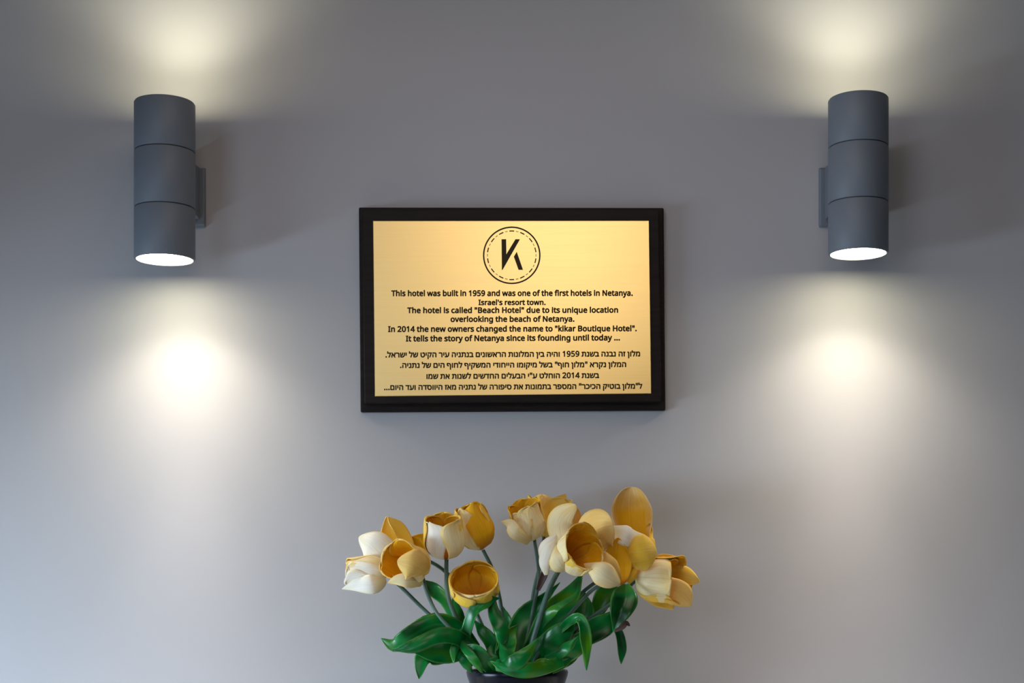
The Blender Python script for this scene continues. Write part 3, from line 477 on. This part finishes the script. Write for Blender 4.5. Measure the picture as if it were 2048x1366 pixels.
# emblem
EC = (1023.5, 510.6)
def flat(name, pts, faces, material, parent):
    return mesh(name, [at(x, y, DT) for x, y in pts], faces, material, parent)
def arc(r0, r1, a0, a1, n):
    P = []
    for k in range(n + 1):
        a = math.radians(a0 + (a1 - a0) * k / n)
        P += [(EC[0] + r0 * math.cos(a), EC[1] - r0 * math.sin(a)), (EC[0] + r1 * math.cos(a), EC[1] - r1 * math.sin(a))]
    return P, [(2 * k, 2 * k + 1, 2 * k + 3, 2 * k + 2) for k in range(n)]
P, Fc = arc(54.7, 57.6, 0, 360, 96); ring = flat('emblem_ring', P, Fc, M['ink'], pl)
for k in range(14):
    a = 90 + k * 360 / 14
    flat('emblem_dash', *arc(47.6, 49.8, a - 5.6, a + 5.6, 4), M['ink'], ring)
    flat('emblem_dash', *arc(48.0, 49.2, a + 9.8, a + 15.9, 3), M['ink_soft'], ring)
z = lambda L: [(950 + x / 9.76, 440 + y / 9.757) for x, y in L]
flat('emblem_letter', z([(518, 375), (608, 375), (612, 668), (524, 974), (538, 974), (790, 375), (878, 375)]), [(0, 1, 2, 3), (3, 2, 4), (2, 5, 6, 4)], M['ink'], ring)
flat('emblem_letter', z([(815, 620), (937, 972), (850, 972), (758, 715)]), [(0, 1, 2, 3)], M['ink'], ring)

# ------------------------------------------------------------------ vase
VD = .115; vc = at(1034.5, 1340, VD); vs_ = (DW - VD) / F; vr = 102 * vs_; VH = vc.z - LEDGE
va = empty('vase', (vc.x, vc.y, LEDGE), 'black glazed vase under the bouquet of yellow tulips', 'vase')
b0 = (vc.x, vc.y, LEDGE)
prof = [(0, 0), (vr * .56, 0), (vr * .60, .004), (vr * .72, VH * .45), (vr * .90, VH * .88), (vr * .985, VH - .006), (vr, VH - .002), (vr * .985, VH), (vr * .955, VH - .001), (vr * .94, VH - .006), (vr * .80, VH * .7), (vr * .6, VH * .3), (0, VH * .28)]
lathe('vase_body', prof, b0, M['glaze'], va, n=96)
lathe('foam', [(0, VH * .55), (vr * .70, VH * .55), (vr * .86, VH * .84), (vr * .5, VH * .86), (0, VH * .87)], b0, M['foam'], va, n=48)

# ------------------------------------------------------------------ tulips
GRP = 'artificial tulips in the black vase'
def tulip(label, foot, stem, r=.0018):
    """stem: points from the foot in the vase up to the flower base"""
    root = empty('tulip', at(*foot), label, 'tulip', GRP)
    tube('stem', [foot] + stem, (r * 1.15, r), M['stem'], root)
    return root

T = {}
# 1 far left white bud, pointing left
r = T[1] = tulip('small cream white tulip bud at the left end of the bouquet, nodding sideways', (1000, 1385, .115), [(985, 1330, .12), (930, 1285, .12), (862, 1232, .12), (800, 1172, .12), (770, 1146, .115)])
head(r, (776, 1143, .115), 180, 8, 86, 35, [(180, .7, .96, 1.2, CR), (60, .62, .96, 1.15, CR), (-60, .75, 1.0, 1.15, WH), (120, .8, .94, 1.1, CR), (-20, .6, .97, 1.15, WH), (-120, .8, .98, 1.1, CR)], 3)
blade('petal', [(772, 1160, .125, 14), (745, 1168, .14, 20), (712, 1170, .135, 15), (684, 1178, .125, 7)], WH, r, cup=-40, tip=.45, q=.8, base=.2)
# 2 open flower behind
r = T[2] = tulip('open white and yellow tulip peeping out behind the wide golden cup, upper left', (1010, 1385, .10), [(990, 1320, .09), (950, 1220, .08), (900, 1152, .08), (850, 1120, .085), (805, 1128, .085)])
blade('petal', [(795, 1135, .085, 20), (795, 1095, .075, 28), (784, 1062, .075, 24), (774, 1033, .08, 12)], [M['yellow'], M['cream']], r, cup=45, tip=.4)
blade('petal', [(800, 1140, .088, 22), (825, 1105, .075, 26), (838, 1085, .075, 22), (848, 1068, .085, 12)], [M['gold'], M['yellow']], r, cup=30, tip=.4)
blade('petal', [(815, 1120, .09, 14, -30), (808, 1085, .088, 20, -50), (792, 1055, .085, 20, -55), (776, 1034, .082, 8, -40)], [M['yellow'], M['yellow']], r, cup=35, tip=.35, q=.7)
blade('petal', [(800, 1140, .095, 22), (768, 1112, .112, 33), (742, 1088, .115, 32), (718, 1074, .105, 22)], WH, r, cup=-42, tip=.42, base=.2)
# 3 wide golden cup
r = T[3] = tulip('wide open golden tulip cup facing the room among the left flowers', (1020, 1385, .13), [(1000, 1330, .14), (940, 1290, .15), (880, 1235, .15), (856, 1190, .14), (846, 1156, .135)])
head(r, (843, 1142, .14), 152, 44, 74, 42, [(180, 1.0, 1.02, 1.25, [M['peach'], M['gold']]), (118, 1.0, 1.0, 1.2, [M['peach'], M['gold']]), (-118, 1.0, 1.02, 1.25, [M['peach'], M['gold']]), (-60, .95, .74, 1.2, [M['cream'], M['gold']]), (50, .9, .66, 1.2, [M['peach'], M['gold']])], 6)
blade('petal', [(856, 1146, .155, 22), (840, 1136, .182, 31), (820, 1128, .19, 33), (795, 1122, .186, 28)], [M['peach'], M['gold']], r, cup=-48, tip=.5, base=.25)
blade('petal', [(846, 1160, .15, 13), (820, 1160, .17, 16), (795, 1160, .172, 11), (776, 1166, .168, 8)], CR, r, cup=-40, tip=.4, wave=.02, q=.8)
# 4 upright white
r = T[4] = tulip('upright white tulip with ribbed petals and golden inside, left of the leaning yellow one', (1015, 1385, .12), [(975, 1330, .13), (935, 1280, .135), (898, 1200, .135), (893, 1150, .13), (893, 1118, .125)], .0021)
head(r, (892, 1119, .125), 93, 16, 84, 42, [(180, .92, 1.04, 1.2, YE), (120, .9, 1.0, 1.15, YE), (-120, .9, 1.02, 1.15, YE), (-55, .86, .97, 1.35, WH), (60, .82, .99, 1.3, [M['cream'], M['gold']])], 5)
# 5 leaning yellow
r = T[5] = tulip('half closed golden yellow tulip leaning left beside the white one', (1030, 1385, .10), [(1015, 1300, .10), (1000, 1200, .10), (985, 1140, .10), (966, 1100, .10)])
head(r, (962, 1100, .10), 104, 3, 96, 39, [(180, .7, .98, 1.2, YE), (110, .6, .95, 1.1, YE), (-110, .8, .95, 1.1, YE), (-48, .72, .93, 1.2, CR, .8), (38, .42, .99, 1.45, [M['gold'], M['gold']], .6)], 8)
# 6 cup facing the room
r = T[6] = tulip('round golden tulip cup facing straight into the room, lowest of the left flowers', (1025, 1385, .125), [(1005, 1300, .13), (1000, 1230, .13), (980, 1215, .125), (956, 1200, .12)], .002)
head(r, (953, 1193, .128), 95, 45, 48, 51, [(180, 1.0, 1.05, 1.25, [M['yellow'], M['gold']]), (118, .98, 1.0, 1.2, [M['yellow'], M['gold']]), (-118, 1.0, 1.02, 1.25, [M['yellow'], M['gold']]), (60, .98, .95, 1.25, [M['yellow'], M['gold']]), (-62, .98, .95, 1.25, [M['yellow'], M['gold']]), (0, .95, .95, 1.2, [M['cream'], M['gold']])], 2)
# 7 pale upright with curled side petal
r = T[7] = tulip('pale upright tulip at the top middle with one petal curled out to the left', (1035, 1385, .12), [(1050, 1300, .10), (1068, 1210, .09), (1078, 1150, .09), (1069, 1080, .09)])
head(r, (1066, 1081, .09), 104, 14, 76, 36, [(180, .9, 1.06, 1.15, YE), (125, .95, 1.05, 1.1, YE), (-115, .9, 1.0, 1.1, YE), (58, .8, 1.0, 1.1, CR), (-50, .78, .86, 1.2, CR), (10, .84, .98, .9, CR)], 11)
blade('petal', [(1060, 1082, .105, 10), (1032, 1066, .12, 14), (1020, 1048, .118, 12), (1002, 1043, .115, 8)], CR, r, cup=-35, tip=.5, q=.9)
# 8 yellow behind
r = T[8] = tulip('yellow flared tulip close to the wall, behind the pale upright one', (1040, 1385, .09), [(1055, 1280, .07), (1068, 1180, .065), (1083, 1120, .06), (1088, 1072, .055)])
head(r, (1088, 1074, .055), 80, 0, 82, 38, [(180, 1.1, 1.0, 1.2, YE), (100, 1.2, 1.03, 1.1, YE, .7), (-100, 1.2, .95, 1.1, YE), (-30, .95, .98, 1.2, [M['peach'], M['gold']]), (40, 1.05, 1.0, 1.2, YE)], 14)
blade('petal', [(1090, 1070, .045, 18), (1104, 1038, .04, 24), (1117, 1012, .035, 21), (1131, 988, .035, 10)], YE, r, cup=-25, tip=.35, q=.7)
# 9 big open flower in the middle right
r = T[9] = tulip('largest open tulip with a deep orange throat and splayed pale petals, right of centre', (1040, 1385, .14), [(1058, 1310, .15), (1075, 1250, .155), (1098, 1180, .15), (1122, 1132, .135)], .0025)
blade('petal', [(1140, 1105, .13, 20), (1140, 1070, .105, 30), (1138, 1040, .10, 32, 10), (1146, 1008, .12, 20, 15)], [M['peach'], M['white']], r, cup=-28, tip=.42)
blade('petal', [(1142, 1105, .13, 18), (1122, 1066, .118, 24), (1124, 1036, .12, 27), (1152, 1010, .125, 20)], [M['cream'], M['gold']], r, cup=-35, tip=.5)
blade('petal', [(1150, 1105, .13, 22), (1178, 1080, .125, 36), (1198, 1060, .135, 44), (1226, 1050, .15, 36)], [M['peach'], M['cream']], r, cup=-22, tip=.42, q=.45, fold=-.12, m=13)
head(r, (1134, 1122, .145), 34, 44, 62, 46, [(180, 1.0, 1.0, 1.3, [M['peach'], M['gold']]), (120, 1.02, 1.0, 1.25, [M['cream'], M['gold']]), (-120, 1.12, 1.15, 1.25, [M['peach'], M['gold']]), (60, 1.0, .8, 1.2, [M['cream'], M['gold']]), (-60, 1.1, 1.0, 1.25, [M['cream'], M['gold']]), (0, 1.05, .86, 1.15, [M['yellow'], M['gold']])], 9)
blade('petal', [(1124, 1138, .14, 12), (1104, 1118, .14, 20), (1098, 1095, .142, 20), (1112, 1070, .138, 12)], WH, r, cup=-40, tip=.45, base=.2)
blade('petal', [(1093, 1150, .145, 4), (1090, 1125, .145, 12), (1098, 1100, .145, 14), (1110, 1080, .14, 8)], WH, r, cup=-40, tip=.45)
blade('petal', [(1134, 1138, .165, 18), (1122, 1126, .172, 22), (1116, 1110, .172, 18), (1112, 1090, .16, 9)], CR, r, cup=-40, tip=.5, base=.25, q=.7)
# 10 spoon petal flower at the top right
r = T[10] = tulip('tall spoon-petalled tulip standing highest at the right, golden inside', (1050, 1385, .10), [(1085, 1300, .10), (1150, 1200, .10), (1215, 1150, .10), (1262, 1130, .10)])
blade('petal', [(1278, 1096, .105, 22), (1268, 1062, .088, 36), (1262, 1020, .083, 41), (1263, 974, .088, 38)], [M['spoon'], M['cream']], r, cup=42, tip=.42, q=.4, m=15, base=.15)
blade('petal', [(1290, 1086, .11, 16), (1262, 1077, .13, 19), (1242, 1066, .13, 20), (1224, 1054, .125, 12)], WH, r, cup=-38, tip=.45)
blade('petal', [(1296, 1095, .10, 16), (1293, 1075, .095, 16), (1297, 1060, .09, 10), (1298, 1046, .095, 7)], YE, r, cup=-30, tip=.5)
blade('petal', [(1243, 1112, .105, 22), (1266, 1108, .135, 34), (1290, 1104, .14, 36), (1313, 1102, .135, 34)], YE, r, cup=-40, tip=.3, q=.4, wave=.008, m=17)
# 11 lower cup with brown throat
r = T[11] = tulip('low tulip with orange throat and pale pointed front petal, under the spoon-petalled one', (1048, 1385, .13), [(1075, 1310, .14), (1130, 1240, .14), (1185, 1180, .14), (1228, 1162, .14)])
blade('petal', [(1240, 1170, .128, 18), (1236, 1135, .122, 27), (1234, 1106, .122, 27), (1236, 1076, .13, 18)], [M['gold'], M['yellow']], r, cup=45, tip=.45, base=.2)
blade('petal', [(1252, 1162, .125, 10), (1268, 1138, .12, 16), (1274, 1116, .115, 18), (1270, 1094, .11, 12)], YE, r, cup=-30, tip=.4)
blade('petal', [(1236, 1166, .145, 8), (1224, 1138, .148, 15), (1216, 1122, .148, 15), (1210, 1104, .145, 9)], [M['peach'], M['gold']], r, cup=-30, tip=.5)
blade('petal', [(1240, 1168, .15, 9), (1222, 1158, .168, 22), (1196, 1142, .172, 24), (1168, 1128, .16, 14)], CR, r, cup=-35, tip=.5, base=.2, q=.7)
# 12 sideways flower at the far right
r = T[12] = tulip('ribbed yellow tulip lying sideways at the right end of the bouquet, petals flared', (1055, 1385, .12), [(1090, 1310, .12), (1160, 1250, .12), (1225, 1205, .115), (1272, 1160, .11)])
blade('petal', [(1290, 1160, .10, 30), (1330, 1165, .085, 38), (1355, 1165, .08, 38), (1385, 1170, .09, 30)], [M['gold'], M['yellow']], r, cup=35, tip=.3, wave=.02, seed=2)
blade('petal', [(1300, 1150, .10, 16), (1340, 1148, .10, 20), (1368, 1152, .105, 20), (1400, 1164, .11, 12)], YE, r, cup=-30, tip=.35, q=.7, wave=.015, seed=4)
blade('petal', [(1300, 1165, .11, 20), (1340, 1180, .118, 26), (1362, 1190, .115, 26), (1382, 1212, .11, 18)], [M['peach'], M['gold']], r, cup=-20, tip=.3, q=.7, wave=.015, seed=5)
blade('petal', [(1280, 1155, .09, 14), (1310, 1132, .085, 18), (1332, 1120, .085, 14), (1350, 1112, .09, 7)], YE, r, cup=25, tip=.4, q=.8)
blade('petal', [(1285, 1172, .09, 14), (1312, 1188, .085, 22), (1332, 1200, .085, 20), (1347, 1219, .09, 11)], [M['yellow'], M['yellow']], r, cup=-30, tip=.4, q=.7, wave=.02, seed=7)
head(r, (1270, 1158, .105), -2, 14, 82, 46, [(180, 1.15, 1.25, 1.2, YE), (120, 1.1, 1.15, 1.2, YE), (-120, 1.1, 1.2, 1.2, YE), (0, .98, .95, 1.6, [M['cream'], M['gold']], .4), (98, 1.0, 1.0, 1.15, [M['yellow'], M['gold']]), (-112, 1.04, 1.02, 1.1, YE)], 21)


# ------------------------------------------------------------------ leaves (each belongs to a tulip's stem)
def leaf(k, pts, **kw):
    kw.setdefault('wave', .022); kw.setdefault('cup', 25); kw.setdefault('tip', .45); kw.setdefault('q', .8); kw.setdefault('th', .0007); kw.setdefault('seed', len(pts) * 7 + int(pts[0][0]))
    return blade('leaf', pts, LF, T[k], **kw)
leaf(1, [(950, 1300, .13, 14), (915, 1262, .14, 20), (872, 1248, .15, 20, 25), (825, 1270, .155, 20, 20), (790, 1290, .15, 16), (762, 1277, .145, 9)], cup=-35, tip=.3)
leaf(3, [(955, 1305, .14, 12), (915, 1275, .16, 16, -20), (870, 1270, .175, 18, -30), (825, 1292, .18, 14, -20), (785, 1301, .175, 6)], cup=-30, tip=.3)
leaf(3, [(950, 1300, .13, 14), (905, 1298, .145, 24), (870, 1305, .155, 26), (845, 1318, .16, 17), (838, 1358, .165, 12)], cup=30, tip=.28)
leaf(1, [(945, 1285, .14, 8), (920, 1285, .155, 8), (908, 1300, .16, 9), (907, 1327, .16, 7)], cup=-20)
leaf(4, [(915, 1275, .15, 7), (932, 1298, .165, 9), (950, 1322, .17, 9), (966, 1346, .165, 6)], cup=-35, tip=.3)
leaf(4, [(915, 1290, .14, 6), (922, 1312, .15, 9), (935, 1332, .15, 9), (944, 1345, .145, 7)], cup=-25)
leaf(2, [(950, 1330, .10, 10), (928, 1270, .10, 15), (895, 1205, .10, 14, 20), (866, 1178, .10, 14), (842, 1160, .10, 8)], cup=35, tip=.3)
leaf(4, [(940, 1300, .14, 10), (920, 1260, .14, 14), (915, 1225, .13, 12), (905, 1195, .12, 8)], cup=-30)
leaf(6, [(930, 1300, .14, 8), (936, 1255, .15, 12, 30), (950, 1222, .155, 14, 30), (975, 1203, .15, 12), (1000, 1196, .145, 5)], cup=45, tip=.35)
leaf(6, [(990, 1335, .14, 12), (985, 1290, .14, 14), (965, 1262, .14, 12), (948, 1240, .135, 6)], cup=30)
leaf(5, [(1010, 1330, .13, 14), (1006, 1280, .14, 14), (992, 1235, .14, 12), (984, 1190, .12, 10)], cup=35)
leaf(5, [(982, 1190, .14, 7), (988, 1228, .155, 12), (1002, 1255, .165, 15, 20), (1008, 1285, .165, 12, 40), (992, 1302, .16, 6, 60)], cup=-40, tip=.3)
leaf(7, [(1030, 1330, .10, 16), (1035, 1280, .09, 24), (1050, 1235, .085, 22), (1085, 1200, .085, 14), (1120, 1165, .085, 6)], cup=30)
leaf(8, [(1045, 1330, .08, 14), (1018, 1270, .08, 14), (1010, 1235, .08, 12), (1005, 1212, .08, 5)], cup=30)
leaf(9, [(1055, 1340, .17, 16), (1020, 1325, .185, 24, 20), (1008, 1308, .18, 16, 30), (1000, 1285, .17, 6, 20)], cup=-45, tip=.35)
leaf(9, [(990, 1330, .17, 12), (1020, 1330, .19, 17), (1052, 1308, .19, 14), (1078, 1275, .175, 8)], cup=-40, tip=.4)
leaf(7, [(1000, 1340, .15, 10), (985, 1320, .16, 13), (984, 1300, .155, 10), (992, 1285, .15, 5)], cup=-30)
leaf(11, [(1050, 1335, .12, 20), (1080, 1290, .13, 30), (1105, 1240, .13, 32), (1135, 1200, .125, 26), (1165, 1145, .11, 12)], cup=30, tip=.4, n=32)
leaf(9, [(1080, 1250, .15, 8), (1095, 1232, .155, 10, 10), (1115, 1212, .16, 10, 40), (1145, 1195, .15, 8, 30), (1160, 1180, .145, 3)], cup=-30, tip=.3)
leaf(11, [(1060, 1330, .13, 20), (1100, 1290, .15, 26), (1130, 1262, .155, 22), (1152, 1240, .15, 10)], cup=-25, wave=.02)
leaf(10, [(1100, 1310, .11, 20), (1140, 1260, .11, 28), (1165, 1222, .11, 26), (1170, 1185, .105, 14)], cup=25)
leaf(11, [(1070, 1345, .13, 14), (1105, 1325, .14, 20), (1140, 1305, .14, 20), (1165, 1275, .135, 10)], cup=25, wave=.02)
leaf(9, [(1090, 1320, .16, 8), (1118, 1308, .175, 9, 20), (1135, 1292, .18, 12, 30), (1158, 1272, .175, 5)], cup=-40)
leaf(11, [(1118, 1262, .15, 6), (1140, 1242, .17, 9), (1160, 1240, .18, 10, 30), (1172, 1280, .18, 12), (1173, 1341, .175, 8)], cup=35, tip=.3, n=34)
leaf(9, [(1060, 1345, .17, 10), (1080, 1330, .18, 12), (1095, 1328, .18, 10), (1112, 1332, .175, 5)], cup=-30)
leaf(7, [(1060, 1345, .15, 10), (1095, 1338, .15, 12), (1125, 1328, .15, 10), (1150, 1312, .145, 5)], cup=20)
leaf(12, [(1150, 1290, .12, 14), (1185, 1262, .12, 24), (1215, 1245, .12, 22), (1238, 1215, .115, 10)], cup=25)
leaf(10, [(1190, 1245, .10, 8), (1200, 1210, .10, 17), (1212, 1188, .10, 20), (1235, 1168, .10, 14)], cup=30, tip=.4)
leaf(12, [(1252, 1168, .13, 14), (1250, 1195, .145, 27), (1240, 1225, .15, 22), (1226, 1264, .145, 9)], cup=-28, tip=.4, base=.3, fold=.5)
leaf(12, [(1225, 1245, .11, 6), (1238, 1265, .11, 8), (1244, 1295, .11, 9), (1242, 1328, .11, 6)], cup=20, tip=.3)
leaf(3, [(945, 1288, .135, 14), (905, 1303, .15, 22), (862, 1300, .16, 24), (812, 1298, .165, 10)], cup=28)
leaf(1, [(955, 1320, .125, 12), (925, 1302, .135, 16), (890, 1300, .14, 18), (862, 1318, .145, 12)], cup=-25)
leaf(4, [(990, 1345, .15, 12), (968, 1320, .16, 16), (948, 1300, .165, 14), (930, 1290, .16, 8)], cup=30)
leaf(5, [(1030, 1345, .15, 16), (1010, 1310, .155, 20), (1018, 1275, .15, 18), (1035, 1250, .145, 8)], cup=35)
leaf(9, [(1125, 1322, .17, 12), (1088, 1336, .183, 14), (1050, 1341, .19, 16), (1010, 1336, .187, 13), (980, 1322, .178, 6)], cup=-30)
leaf(10, [(1110, 1330, .14, 14), (1140, 1300, .15, 22), (1162, 1280, .15, 20), (1180, 1250, .145, 8)], cup=-25)
leaf(8, [(1060, 1320, .09, 18), (1080, 1270, .085, 26), (1110, 1230, .085, 24), (1140, 1190, .085, 10)], cup=20)
blade('withered_tip', [(1230, 1262, .15, 3), (1245, 1254, .152, 5), (1252, 1246, .152, 5), (1260, 1252, .15, 3)], [M['withered']] * 2, T[12], cup=20)
blade('bract', [(1076, 1180, .13, 4), (1086, 1155, .135, 7), (1092, 1140, .135, 6), (1098, 1125, .132, 3)], [M['withered']] * 2, T[9], cup=35)
